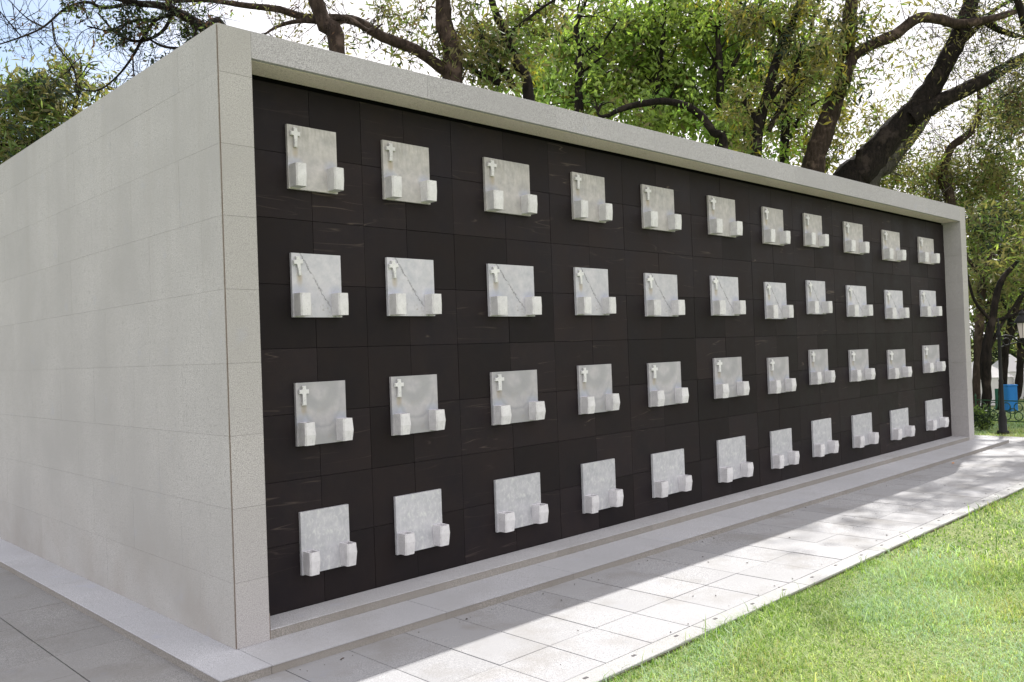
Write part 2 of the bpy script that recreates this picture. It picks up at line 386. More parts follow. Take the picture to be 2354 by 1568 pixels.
# ------------------------------------------------------------------ lawn blades
def grass_blades(N, rmin, rmax, hmean, wmean, nm):
    # scattered on the lawn side of the kerb, inside a wide wedge in front of the camera
    a0 = math.atan2(.7146, .6994)
    ang = a0 + rng.uniform(-.80, .25, N*3); rr = np.sqrt(rng.uniform(rmin**2, rmax**2, N*3))
    x = CAM[0]+rr*np.cos(ang); y = CAM[1]+rr*np.sin(ang)
    ok = ((y < -1.585) | ((x > XE+.02) & (y < 6))) & (x > -.8)
    x = x[ok][:N]; y = y[ok][:N]; n_ = len(x)
    patch = np.sin(x*3.1+1.7*np.sin(y*2.3))*np.sin(y*2.7+1.3*np.sin(x*1.9))
    h = hmean*np.exp(rng.normal(0, .35, n_))*(1+.45*patch); lean = rng.uniform(.5, 2.0, n_)*h; az = rng.uniform(0, 2*np.pi, n_)+patch
    w = wmean*rng.uniform(.6, 1.3, n_)
    # thatch hummocks
    z0 = GL-.005+.012*(patch > .1)*rng.uniform(0, 1, n_)
    long_ = rng.uniform(0, 1, n_) < .015; h = np.where(long_, h*2.8, h); lean = np.where(long_, h*1.0, lean)
    dx = np.cos(az); dy = np.sin(az); tx = -np.sin(az)*w/2; ty = np.cos(az)*w/2
    V = np.zeros((n_, 5, 3))
    V[:, 0] = np.stack([x-tx, y-ty, z0-.01], 1); V[:, 1] = np.stack([x+tx, y+ty, z0-.01], 1)
    mxx = x+dx*lean*.35; myy = y+dy*lean*.35; mz = z0+h*.62
    V[:, 2] = np.stack([mxx+tx*.9, myy+ty*.9, mz], 1); V[:, 3] = np.stack([mxx-tx*.9, myy-ty*.9, mz], 1)
    V[:, 4] = np.stack([x+dx*lean, y+dy*lean, z0+h*.9], 1)
    b = (np.arange(n_)*5)[:, None]
    F = np.concatenate([b+np.array([[0, 1, 2]]), b+np.array([[0, 2, 3]]), b+np.array([[3, 2, 4]])], 1).reshape(-1, 3)
    p2 = np.sin(x*1.3+2.1*np.sin(y*1.1+.5))*np.sin(y*1.9+1.7*np.sin(x*.8)); u = rng.uniform(0, 1, n_)+.16*patch+.26*p2
    mi = np.where(u < .12, 3, np.where(u < .44, 0, np.where(u < .86, 1, 2))); p3 = np.sin(x*.9+1.1+1.9*np.sin(y*1.7))*np.sin(y*1.2+2.2+1.5*np.sin(x*1.3)); mi = np.where((rng.uniform(0, 1, n_) < np.clip(p3*1.3-.4, 0, .45)), 4, mi)
    ed = (y > -1.585-.16*rng.uniform(.3, 1, n_)) & (y < -1.5); mi = np.where(ed & (rng.uniform(0, 1, n_) < .75), np.where(rng.uniform(0, 1, n_) < .4, 3, 0), mi)
    me = mesh_np('grass', V.reshape(-1, 3), F, GR, np.repeat(mi, 3))
    o = link('grass', me); tag(o, nm, 'grass', kind='stuff'); return o
grass_blades(190000, 1.6, 6.5, .024, .0034, 'bright sunlit grass of the lawn beside the kerb, close to the camera')
grass_blades(120000, 6.5, 19, .028, .007, 'bright sunlit grass of the lawn farther along the path')

# ------------------------------------------------------------------ the memorial wall
LN, DP, PW, XR0, XR1 = 11.14, 4.4, .19, 10.93, 11.14
ZT = lambda x: 3.35+.062*x/11.14
org = (5.57, 2.2, .13)
B = empty('memorial_wall', org, 'long pale granite memorial wall with a dark tiled niche front, beam, pillars and stepped base', 'wall')
def P(name, x0, x1, y0, y1, z0, z1, mat, bev=0, parent=None): return put_box(name, x0, x1, y0, y1, z0, z1, mat, parent or B, bev, org)
bm = bmesh.new()
add_box(bm, .03, LN-.03, .262, DP-.03, .13, 3.29); core = link('core', bm_mesh('core', bm, M['core']), B, (-org[0], -org[1], -org[2]))
P('roof_slab', .032, LN-.032, .27, DP-.032, 3.292, 3.32, M['mortar'])
zj = [.13, .465, .844, 1.218, 1.592, 1.975, 2.356, 2.729, 3.101, 3.35]
g = .0016
offs = [.40, .62, .20, .55, .30, .25, .51, .12, .48]
g = .0004
for k, (z0, z1) in enumerate(zip(zj, zj[1:])):
    y = .009; e = [y]; t = offs[k]
    while t < DP-.1: e.append(t); t += .70
    e.append(DP)
    for ya, yb in zip(e, e[1:]):
        o = P('slab', .0, .03, ya+g, yb-g, z0+g, z1-g, M['side_granite'])
        o.location.x += random.uniform(-.0003, .0003)
        o2 = P('slab', LN-.03, LN, ya+g, yb-g, z0+g, (ZT(LN) if k == 8 else z1)-g, M['side_granite'], .0008)
P('joint_backing', .004, .0298, .009, DP-.01, .131, 3.345, M['pale_mortar'])
P('joint_seal', .004, .010, .002, .0095, .131, 3.34, M['seal'])
# pillars: facing slabs, one per course
for side in (0, 1):
    xa, xb = (0.006, PW) if side == 0 else (XR0, XR1-.003)
    top = ZT((xa+xb)/2)
    P('pillar_core', xa+.006, xb-.003, .004, .25, .131, top-.004, M['pale_mortar'])
    zz = zj[:-1]+[top]
    for z0, z1 in zip(zz, zz[1:]):
        o = P('pillar_slab', xa, xb, 0, .03, z0+.0006, z1-.0006, M['pillar_granite'], .0004)
        # reveal slab facing the niches
        if side: P('reveal_slab', xa-.0005, xa+.02, .0305, .252, z0+.0012, z1-.0012, M['pillar_granite'], .0006)
        else: P('reveal_slab', xb-.02, xb+.0005, .0305, .252, z0+.0012, z1-.0012, M['pillar_granite'], .0006)
P('joint_seal', PW-.001, PW+.0045, .001, .006, .135, .27, M['seal'])
# back wall
for k, (z0, z1) in enumerate(zip(zj, zj[1:])):
    P('back_slab', .03, LN-.03, DP-.03, DP, z0+g, z1-g, M['side_granite'])
# beam: front panels (top edge rises a little to the right), soffit panels, cap
nb = 9; bx = [PW+.001+(XR0-PW-.002)*i/nb for i in range(nb+1)]
for xa, xb in zip(bx, bx[1:]):
    bm = bmesh.new(); vs = add_box(bm, xa+.0003, xb-.0003, 0.001, .032, 3.206, 3.35)
    for v in bm.verts:
        if v.co.z > 3.3: v.co.z = ZT(v.co.x)
    bmesh.ops.bevel(bm, geom=list(bm.edges), offset=.0008, segments=1, affect='EDGES')
    for v in bm.verts: v.co -= Vector(org)
    link('beam_panel', bm_mesh('beam_panel', bm, M['beam_granite']), B)
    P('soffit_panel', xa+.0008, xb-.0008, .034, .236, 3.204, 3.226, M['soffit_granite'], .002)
    bm = bmesh.new(); add_box(bm, xa+.001, xb-.001, .0325, .30, 3.228, 3.35)
    for v in bm.verts:
        if v.co.z > 3.3: v.co.z = ZT(v.co.x)-.002
        v.co -= Vector(org)
    link('beam_cap', bm_mesh('beam_cap', bm, M['beam_granite']), B)
# dark tiles of the niche front
bnd = [PW+.001, 1.03, 1.76, 2.72, 3.61, 4.60, 5.63, 6.50, 7.43, 8.49, 9.65, XR0-.001]
mid = [.67, 1.36, 2.25, 3.16, 4.08, 5.10, 6.06, 6.97, 7.99, 9.09, 10.27]
tx = sorted(bnd+mid); tz = [.183, .555, .913, 1.289, 1.664, 2.031, 2.407, 2.785, 3.178]
for xa, xb in zip(tx, tx[1:]):
    for z0, z1 in zip(tz, tz[1:]):
        o = P('tile', xa+.0011, xb-.0011, .23, .258, z0+.0011, z1-.0011, M['tile'], .0008)
        o.location.y += random.uniform(-.0012, .0012); o.rotation_euler = (random.uniform(-1, 1)*.0012, 0, 0)
# step between the pillars and the wider ledge below
sx = [PW+.002]; 
while sx[-1] < XR0-.9: sx.append(sx[-1]+1.12)
sx[-1] = XR0-.002
for xa, xb in zip(sx, sx[1:]):
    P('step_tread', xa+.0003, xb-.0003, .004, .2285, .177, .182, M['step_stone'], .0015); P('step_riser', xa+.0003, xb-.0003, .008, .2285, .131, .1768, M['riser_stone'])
def skew_piece(name, xa, xb, ya0, ya1, yb, z0, z1, mat, bev):
    bm = bmesh.new(); add_box(bm, xa, xb, 0, 1, z0, z1)
    for v in bm.verts:
        t = (v.co.x-xa)/(xb-xa)
        v.co.y = yb if v.co.y > .5 else ya0+(ya1-ya0)*t
    bmesh.ops.bevel(bm, geom=list(bm.edges), offset=bev, segments=2, affect='EDGES')
    for v in bm.verts: v.co -= Vector(org)
    return link(name, bm_mesh(name, bm, mat), B)
fy = lambda x: -.345-.065*(x+.25)/11.5
lx = [.012]+[.012+1.09*i for i in range(1, 10)]+[11.25]
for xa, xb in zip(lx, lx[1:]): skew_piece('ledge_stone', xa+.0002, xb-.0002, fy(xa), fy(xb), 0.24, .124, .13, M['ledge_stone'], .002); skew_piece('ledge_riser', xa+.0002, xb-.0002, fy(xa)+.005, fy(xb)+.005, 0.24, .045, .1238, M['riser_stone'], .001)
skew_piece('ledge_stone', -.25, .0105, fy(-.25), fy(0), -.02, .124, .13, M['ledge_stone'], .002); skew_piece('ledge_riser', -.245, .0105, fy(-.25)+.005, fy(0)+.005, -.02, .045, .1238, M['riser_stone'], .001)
yy = -.0185
while yy < DP+.2:
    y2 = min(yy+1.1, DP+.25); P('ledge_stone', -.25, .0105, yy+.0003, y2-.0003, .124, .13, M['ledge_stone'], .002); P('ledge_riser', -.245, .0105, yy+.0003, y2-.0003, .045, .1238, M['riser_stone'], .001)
    P('ledge_stone', LN-.2, 11.249, max(yy, .245)+.0008, y2-.0008, .045, .1299, M['ledge_stone'], .006); yy = y2

# ------------------------------------------------------------------ plaques
PQ = {1: [(.509,.837,2.952,2.582),(1.178,1.548,2.959,2.586),(2.045,2.491,2.966,2.589),(2.967,3.356,2.974,2.608),(3.856,4.311,2.976,2.604),(4.865,5.326,2.985,2.624),(5.852,6.26,2.972,2.601),(6.726,7.132,2.983,2.628),(7.697,8.189,2.97,2.611),(8.769,9.297,2.952,2.578),(9.938,10.473,2.945,2.596)],
 2: [(.51,.839,2.212,1.842),(1.18,1.555,2.22,1.852),(2.046,2.498,2.22,1.852),(2.961,3.356,2.234,1.865),(3.852,4.314,2.224,1.858),(4.863,5.327,2.238,1.869),(5.844,6.262,2.21,1.838),(6.733,7.152,2.256,1.891),(7.709,8.216,2.23,1.865),(8.785,9.317,2.202,1.841),(9.936,10.473,2.228,1.872)],
 3: [(.51,.843,1.465,1.103),(1.182,1.551,1.47,1.102),(2.042,2.495,1.462,1.093),(2.959,3.356,1.474,1.098),(3.853,4.316,1.461,1.092),(4.86,5.333,1.472,1.097),(5.845,6.256,1.445,1.082),(6.729,7.149,1.504,1.127),(7.708,8.205,1.479,1.11),(8.789,9.323,1.453,1.088),(9.946,10.518,1.484,1.114)],
 4: [(.514,.838,.726,.368),(1.184,1.554,.719,.356),(2.043,2.488,.711,.349),(2.963,3.355,.715,.336),(3.859,4.318,.694,.327),(4.873,5.348,.71,.321),(5.847,6.26,.704,.331),(6.733,7.166,.738,.35),(7.717,8.23,.719,.345),(8.804,9.343,.696,.329),(9.972,10.548,.74,.343)]}
PT = .019
def plate_mesh(w, hh, row):
    bm = bmesh.new(); add_box(bm, -w/2, w/2, -PT, 0, 0, hh)
    bmesh.ops.subdivide_edges(bm, edges=[e for e in bm.edges], cuts=3, use_grid_fill=True)
    for v in bm.verts:
        if v.co.y < -.02:
            k_ = 1.0
            v.co.x += random.uniform(-1, 1)*.0011; v.co.z += random.uniform(-1, 1)*.0011; v.co.y += random.uniform(-1, 1)*.0006
    return bm_mesh('plate', bm, PL[row])
def vase_mesh(row, hole=True):
    # plan: back on the plate, cheeks, narrower front; widths swell a little at mid height
    H, Wd, D = .130, .070, .082
    prof = {1: [(0, .97, .93), (.5, 1.0, 1.0), (1, 1.0, .98)], 2: [(0, .98, .97), (.5, 1.0, 1.0), (1, .99, .97)],
            3: [(0, .92, .90), (.45, 1.02, 1.03), (1, .94, .95)], 4: [(0, .93, .90), (.6, 1.03, 1.03), (1, .95, .98)]}[row]
    bm = bmesh.new(); loops = []
    def plan(ws, ds, z):
        w = Wd*ws/2; d = D*ds; c_ = .008
        return [(-w, 0, z), (-w, -d+c_, z), (-w+c_, -d, z), (w-c_, -d, z), (w, -d+c_, z), (w, 0, z)]
    for t, ws, ds in prof: loops.append(plan(ws, ds, t*H))
    rs = [[bm.verts.new(p) for p in lp] for lp in loops]
    for a_, b_ in zip(rs, rs[1:]):
        for i in range(6): bm.faces.new((a_[i], a_[(i+1) % 6], b_[(i+1) % 6], b_[i]))
    bm.faces.new(list(reversed(rs[0])))
    ws, ds = prof[-1][1:]
    w = Wd*ws/2-.012; d = D*ds-.012; c_ = .006
    inn = [(-w, -.010), (-w, -d+c_), (-w+c_, -d), (w-c_, -d), (w, -d+c_), (w, -.010)]
    ri = [bm.verts.new((x, y, H)) for x, y in inn]; rd = [bm.verts.new((x*.85, y*.9-.002, .02)) for x, y in inn]
    for i in range(6): bm.faces.new((rs[-1][i], rs[-1][(i+1) % 6], ri[(i+1) % 6], ri[i])); bm.faces.new((ri[i], ri[(i+1) % 6], rd[(i+1) % 6], rd[i]))
    bm.faces.new(rd)
    es = [e for e in bm.edges if e.calc_length() > .05 and abs(e.verts[0].co.z-e.verts[1].co.z) < .001]
    me = bm_mesh('vase', bm, M['vase'])
    return me
VM = {r: vase_mesh(r) for r in PQ}
mouth_shade_me = None
bm = bmesh.new(); add_box(bm, -.020, .020, -.060, -.016, .100, .104); mouth_shade_me = bm_mesh('vase_opening_shade', bm, M['mouth_shade'])  # slab set in the vase hollow, its black painted as the shade there
def cross_mesh(row):
    H, A, s_, e_ = .112, .031, .0085, .0125
    foot = {1: .010, 2: .0075, 3: .0135, 4: .01}[row]
    zc = H*.70
    pts = [(-foot, 0), (foot, 0), (s_, zc-s_*1.1), (A, zc-e_), (A, zc+e_), (s_, zc+s_*1.1), (e_, H), (-e_, H), (-s_, zc+s_*1.1), (-A, zc+e_), (-A, zc-e_), (-s_, zc-s_*1.1)]
    bm = bmesh.new(); f = [bm.verts.new((x, -.014, z)) for x, z in pts]; b = [bm.verts.new((x, 0, z)) for x, z in pts]
    bm.faces.new(f); k_ = len(pts)
    for i in range(k_): bm.faces.new((f[i], b[i], b[(i+1) % k_], f[(i+1) % k_]))
    bmesh.ops.bevel(bm, geom=[e for e in bm.edges if e.verts[0].co.y < -.01 and e.verts[1].co.y < -.01], offset=.003, segments=2, affect='EDGES')
    return bm_mesh('cross', bm, M['cross'])
CM = {r: cross_mesh(r) for r in (1, 2, 3)}; CM[1].materials[0] = M['vase']
rowtxt = {1: ('weathered grey marble plaque with cross and two vases, in the top row under the beam', 'top'),
          2: ('bluish white marble plaque with dark crack, cross and two vases, second row from the top', 'second'),
          3: ('banded grey marble plaque with bright cross and two vases, third row from the top', 'third'),
          4: ('cloudy pale marble plaque without cross, two open vases, bottom row above the step', 'bottom')}
ordn = ['next to the left pillar', 'second from the left pillar', 'third from the left pillar', 'fourth from the left pillar', 'fifth from the left pillar',
        'sixth and middle one of its row', 'fifth from the right pillar', 'fourth from the right pillar', 'third from the right pillar', 'second from the right pillar', 'next to the right pillar']
short = {1: 'weathered grey marble plaque with cross, top row', 2: 'white marble plaque with dark diagonal crack, second row', 3: 'banded grey marble plaque with bright cross, third row', 4: 'cloudy marble plaque without cross, bottom row'}
for r in PQ:
    for i, (xa, xb, zt, zb) in enumerate(PQ[r]):
        w = xb-xa; hh = zt-zb; sxx = w/.33
        e = empty('memorial_plaque', ((xa+xb)/2, .2275, zb), short[r]+', '+ordn[i], 'plaque', 'marble memorial plaques on the dark niche front')
        link('plate', plate_mesh(w, hh, r), e)
        for sg, dz in ((-1, .006), (1, .010 if r != 4 else .010)):
            v = link('vase', VM[r], e, (sg*(w/2-.041*sxx) if sg < 0 else w/2-.037*sxx, -PT, dz)); v.scale.x = sxx
            if r == 4: 
                mo = link('vase_opening_shade', mouth_shade_me, v)
        if r in CM:
            c_ = link('cross', CM[r], e, (-w/2+.047*sxx, -PT-.002, hh-.018-.112)); c_.scale.x = sxx
            if r == 2: c_.rotation_euler.y = math.radians(-7)
# crumbs and bits of leaf scattered on the paving
V = []; F = []
for k in range(170):
    x = rng.uniform(-.6, 11.5); y = rng.choice([rng.uniform(-1.57, -.42), rng.normal(-1.45, .03), rng.normal(-.43, .015)]); sz = rng.uniform(.003, .010)
    a_ = rng.uniform(0, 6.3); u_ = np.array([math.cos(a_), math.sin(a_), 0])*sz; w_ = np.array([-math.sin(a_), math.cos(a_), 0])*sz*.5; c_ = np.array([x, y, G+.003])
    b_ = len(V); V += [c_-u_, c_+w_, c_+u_+np.array([0, 0, .003]), c_-w_, c_+np.array([0, 0, sz*.6])]; F += [(b_, b_+1, b_+4), (b_+1, b_+2, b_+4), (b_+2, b_+3, b_+4), (b_+3, b_, b_+4)]
o = link('leaf_litter', mesh_np('leaf_litter', V, F, [M['bark_brown']])); tag(o, 'tiny dry crumbs and leaf bits scattered on the paving', 'litter', kind='stuff')
# fallen leaf on the path
p = at(2192, 1066, 1); d = p-CAM; q = CAM+d*((G-CAM[2])/d[2])
V = [(-.035, 0, .004), (-.01, .018, .012), (.03, .004, .006), (-.005, -.016, .010), (0, 0, .018)]
lf = link('fallen_leaf', mesh_np('fallen_leaf', V, [(0, 1, 4), (1, 2, 4), (2, 3, 4), (3, 0, 4)], [M['orange']]), None, tuple(q)); tag(lf, 'small dry orange leaf lying on the shaded paving near the right pillar', 'leaf')

# ------------------------------------------------------------------ trees
def leaf_geo(c, dr, L, Wd):
    """c (n,3) bases, dr (n,3) unit directions -> folded pointed leaves"""
    n_ = len(c)
    rv = rng.standard_normal((n_, 3)); s_ = np.cross(dr, rv); s_ /= np.linalg.norm(s_, axis=1)[:, None]+1e-9
    nn = np.cross(dr, s_)
    L = L[:, None]; Wd = Wd[:, None]
    V = np.stack([c, c+dr*L*.45+s_*Wd*.5+nn*Wd*.18, c+dr*L, c+dr*L*.45-s_*Wd*.5+nn*Wd*.18], 1)
    return V.reshape(-1, 3)
class Tree:
    def __init__(s, name, label, base, barkm, leafmats, cat='tree', group=None):
        s.e = empty(name, tuple(base), label, cat, group); s.base = np.array(base); s.bark = barkm; s.lm = leafmats
        s.wv = []; s.wf = []; s.nw = 0; s.tv = []; s.tf = []; s.nt = 0; s.lv = []; s.lmi = []
    def wood(s, path, rad, sides=8, bump=.05, twig=False, sub=5, wob=.0):
        P_, r_ = smooth_path(path, rad, sub)
        if wob: P_[1:-1] += rng.standard_normal((len(P_)-2, 3))*wob
        V, F = tube(P_, r_, sides, bump)
        if twig: s.tv.append(V); s.tf.append(F+s.nt); s.nt += len(V)
        else: s.wv.append(V); s.wf.append(F+s.nw); s.nw += len(V)
        return P_, r_
    def leaves(s, centers, n_per, spread, L, w_ratio=.3, droop=.35, mi=0, mix=()):
        C_ = np.repeat(np.asarray(centers), n_per, 0); n_ = len(C_)
        c = C_+rng.standard_normal((n_, 3))*spread
        d = rng.standard_normal((n_, 3)); d[:, 2] -= droop; d /= np.linalg.norm(d, axis=1)[:, None]
        LL = L*rng.uniform(.5, 1.3, n_); V = leaf_geo(c, d, LL, LL*w_ratio)
        s.lv.append(V); m_ = np.full(len(centers), mi)
        for k_, pr in mix: m_ = np.where(rng.uniform(0, 1, len(centers)) < pr, k_, m_)
        mm = np.repeat(m_, n_per)
        s.lmi.append(mm)
    def blob(s, px, py, rx, ry, d, thick, nclump, n_per=24, spread=.16, L=.13, mi=0, mix=(), wr=.3, droop=.35):
        """clumps of leaves filling an ellipsoid of crown, thicker towards twig clusters"""
        c0 = at(px, py, d); k_ = d/FP
        sub = rng.standard_normal((max(3, nclump//9), 3)); sub /= np.linalg.norm(sub, axis=1)[:, None]; sub *= rng.uniform(.1, 1, (len(sub), 1))**.5
        pick = sub[rng.integers(0, len(sub), nclump)]+rng.standard_normal((nclump, 3))*.2
        off = pick*np.array([rx*k_, ry*k_, thick])
        cen = c0+off[:, :1]*R[:, 0]+off[:, 1:2]*R[:, 1]+off[:, 2:3]*R[:, 2]
        cen = cen[cen[:, 2] > .6]
        bad = (cen[:, 0] > -.6) & (cen[:, 0] < 11.8) & (cen[:, 1] < 4.9) & (cen[:, 2] < 3.8) & (cen[:, 1] > -.5)
        cen = cen[~bad]
        s.leaves(cen, n_per, spread, L, wr, droop, mi, mix)
        return c0
    def twigs(s, path, n_, length, r0, leaf=None, lv=1, up=.2, t0=.15, curl=.5, lp=1.0, gen=0):
        P_ = np.asarray(path)
        for _ in range(n_):
            i = int(rng.uniform(t0, .999)*(len(P_)-1)); p = P_[i].copy()
            d = rng.standard_normal(3); d /= np.linalg.norm(d); d[2] += up; d /= np.linalg.norm(d)
            L = length*rng.uniform(.5, 1.3); st = 6; pts = [p.copy()]; cv = rng.standard_normal(3)*curl
            for j in range(st):
                d = d+cv*.22+rng.standard_normal(3)*.12; d /= np.linalg.norm(d); p = p+d*L/st; pts.append(p.copy())
            pts = np.array(pts)
            if (pts[:, 2] < 3.7).any() and (pts[:, 1] < 4.7).any(): continue
            rr = np.linspace(r0, r0*.3, len(pts)); s.wood(pts, rr, 4 if gen else 5, 0, True, 2)
            if lv > 0: s.twigs(pts, 3, length*.6, r0*.55, leaf, lv-1, up, .3, curl, lp, gen+1)
            if leaf and rng.uniform() < lp: s.leaves([pts[-1], pts[-2]], leaf[0], leaf[1], leaf[2], leaf[3], .3, leaf[4], leaf[5])
    def top(s, up=2.6, wide=1.5, nc=70, L=.2, mi=0):
        """the rest of the crown, above what the photograph shows"""
        a_ = s.main[-1]; d = s.main[-1]-s.main[-3]; d /= np.linalg.norm(d); r0 = s.r_end
        mid_ = a_+d*up*.35+np.array([0, 0, up*.2]); tip = a_+d*up*.5+np.array([0, 0, up*.7])
        q = s.wood([a_-d*.05, mid_, tip], [r0, r0*.75, r0*.4], 8, .05)[0]
        cen = [tip]
        for k_ in range(6):
            an = k_*1.05+rng.uniform(0, .5); e_ = mid_+np.array([math.cos(an)*wide, math.sin(an)*wide, up*rng.uniform(.2, .8)])
            s.wood([mid_+(tip-mid_)*rng.uniform(0, .8), (mid_+e_)/2+np.array([0, 0, .15]), e_], [r0*.45, r0*.3, r0*.12], 6, .04); cen.append(e_)
        c = np.array(cen)[rng.integers(0, len(cen), nc)]+rng.standard_normal((nc, 3))*np.array([wide*.4, wide*.4, up*.22])
        s.leaves(c, 16, .22, L, .28, .3, mi, ((1, .4), (4, .15)))
    def done(s):
        if hasattr(s, 'main'): s.top(**s.crown)
        if s.wv: link('trunk', mesh_np('trunk', np.vstack(s.wv)-s.base, np.vstack(s.wf), [s.bark], smooth=True), s.e)
        if s.tv: link('branches', mesh_np('branches', np.vstack(s.tv)-s.base, np.vstack(s.tf), [s.bark], smooth=True), s.e)['kind'] = 'stuff'
        if s.lv:
            V = np.vstack(s.lv)-s.base; F = np.arange(len(V)).reshape(-1, 4)
            link('crown', mesh_np('crown', V, F, s.lm, np.concatenate(s.lmi)), s.e)
        return s.e
def tr(pts, depth, w):
    """points traced along a limb with a distance and widths -> path, radii"""
    dd = depth if isinstance(depth, (list, tuple)) else [depth]*len(pts)
    P_ = [at(x, y, d) for (x, y), d in zip(pts, dd)]
    return P_, [ww/2*d/FP for ww, d in zip(w, dd)]
def root_of(P_, r_, dx=0, dy=0):
    """carry the limb down to the ground behind the wall"""
    p = np.array(P_[0]); q = p-np.array([-dx, -dy, 0]); base = np.array([p[0]+dx, p[1]+dy, 0.0]); midp = base*.45+p*.55; midp[2] = p[2]*.5
    return [base-np.array([0, 0, .1]), base+np.array([0, 0, .35]), midp]+list(P_), [r_[0]*1.9, r_[0]*1.35, r_[0]*1.1]+list(r_)
O, Gn, Br, Ye, Dk, Bn = (LF[k_] for k_ in ('olive', 'green', 'bright', 'yellow', 'dark', 'brown'))
ALL = [O, Gn, Br, Ye, Dk, Bn]
GT = 'trees behind the memorial wall'
def tree(name, label, first, dx, dy, barkm):
    P_, r_ = first; Pb, rb = root_of(P_, r_, dx, dy)
    t = Tree(name, label, (Pb[0][0], Pb[0][1], 0), barkm, ALL, 'tree', GT)
    t.main = t.wood(Pb, rb, 12, .06)[0]; t.r_end = rb[-1]; dd_ = float(np.linalg.norm(np.array(first[0][-1])-CAM)); t.crown = dict(up=.13*dd_, wide=.085*dd_, nc=70, L=.012*dd_)
    if name in ('leafy_tree', 'arched_tree', 'crooked_tree', 'pale_tree', 'bare_tree'): t.crown.update(up=.5, wide=.35, nc=8, L=.1)
    return t

# leafy tree on the far left
t = tree('leafy_tree', 'round olive green leafy tree showing above the back of the left side wall', tr([(10, 470), (60, 385), (100, 345), (150, 300), (175, 240)], 12, [34, 28, 20, 13, 8]), -.5, .6, M['bark_dark'])
for pts, w in (([(60, 385), (110, 375), (160, 362), (215, 330)], [16, 12, 9, 5]), ([(100, 345), (85, 290), (70, 230)], [13, 9, 5]), ([(100, 345), (40, 330), (-30, 340)], [13, 10, 6]), ([(110, 350), (170, 345), (200, 290)], [9, 7, 4])):
    q = t.wood(*tr(pts, 12, w), 7, .05)[0]; t.twigs(q, 9, .7, .008, (8, .09, .13, .24, 0, ((1, .4),)), 1)
for px, py, rx, ry, nc in ((150, 185, 50, 42, 55), (55, 215, 60, 50, 70), (25, 300, 60, 65, 85), (160, 250, 55, 45, 60), (100, 215, 60, 40, 50), (180, 300, 30, 25, 16), (20, 400, 50, 45, 46), (-60, 260, 70, 110, 70), (130, 310, 50, 30, 26)):
    t.blob(px, py, rx, ry, 12, .7, int(nc*.6), 20, .12, .14, 0, ((1, .45), (4, .22)), .25, .0)
t.done()
# dark bare-twigged tree at the top left
t = tree('bare_tree', 'dark nearly bare tree whose arching limb meets the roof edge beside the left corner', tr([(520, 105), (470, 65), (420, 35), (380, 15), (310, 6), (200, -20)], [10.6, 10.3, 10, 9.8, 9.6, 9.4], [26, 25, 22, 17, 13, 8]), 1.2, 1.6, M['bark_dark'])
limbs = [([(410, 30), (360, 45), (330, 85), (305, 130), (270, 175), (225, 208), (180, 200), (160, 160), (190, 128)], [11, 9, 8, 6, 5, 4, 3, 2.5, 2]),
         ([(310, 6), (240, 18), (200, 5), (150, 20), (100, 62), (50, 85), (-10, 105)], [9, 8, 7, 6, 5, 4, 3]),
         ([(305, 130), (310, 180), (330, 235)], [4, 3, 2]), ([(400, 30), (370, 75), (320, 95), (270, 78), (225, 30)], [9, 8, 7, 6, 4]),
         ([(450, 60), (440, 105), (380, 108), (330, 82)], [9, 7, 6, 4]), ([(100, 62), (60, 40), (20, 0)], [4, 3, 2]), ([(120, 50), (128, 100), (165, 150), (180, 205)], [4, 3, 3, 2]),
         ([(50, 85), (20, 50), (-5, 20)], [3, 3, 2]), ([(360, 45), (300, 50), (250, 70), (200, 60)], [7, 6, 4, 3]), ([(500, 95), (430, 118), (370, 178), (330, 205)], [8, 6, 4, 2])]
for pts, w in limbs:
    q = t.wood(*tr(pts, 9.9, w), 6, .03, True)[0]; t.twigs(q, 11, .55, .0045, (5, .04, .06, .3, 4, ((5, .25), (1, .2))), 1, 0, .15, 1.3, .07)
t.twigs(t.main[14:], 34, .8, .006, (6, .05, .065, .3, 4, ((1, .3),)), 2, -.1, .1, 1.6, .10)
for px, py, rx, ry, nc in ((165, 32, 30, 22, 14), (280, 90, 45, 18, 16), (300, 45, 50, 35, 26), (350, 55, 30, 25, 14), (465, 80, 40, 32, 18), (375, 138, 8, 14, 3), (230, 80, 12, 18, 4), (410, 40, 40, 20, 10)):
    t.blob(px, py, rx, ry, 9.9, .25, nc, 13, .06, .07, 4, ((1, .25), (5, .25)), .36, .3)
t.done()
# leaning dark trunk near the left end of the beam
t = tree('leaning_tree', 'brown leaning trunk rising steeply behind the left end of the beam', tr([(775, 118), (748, 60), (735, 25), (715, -30)], 12, [38, 36, 36, 32]), .2, .5, M['bark_brown'])
for pts, w in (([(745, 50), (690, 48), (640, 60), (600, 85)], [14, 11, 8, 4]), ([(748, 50), (800, 42), (850, 70), (880, 55)], [13, 10, 6, 4])):
    q = t.wood(*tr(pts, 12, w), 7, .04)[0]; t.twigs(q, 12, .6, .006, (5, .06, .08, .26, 0, ((5, .4),)), 1, 0, .1, .8, .3)
t.done()
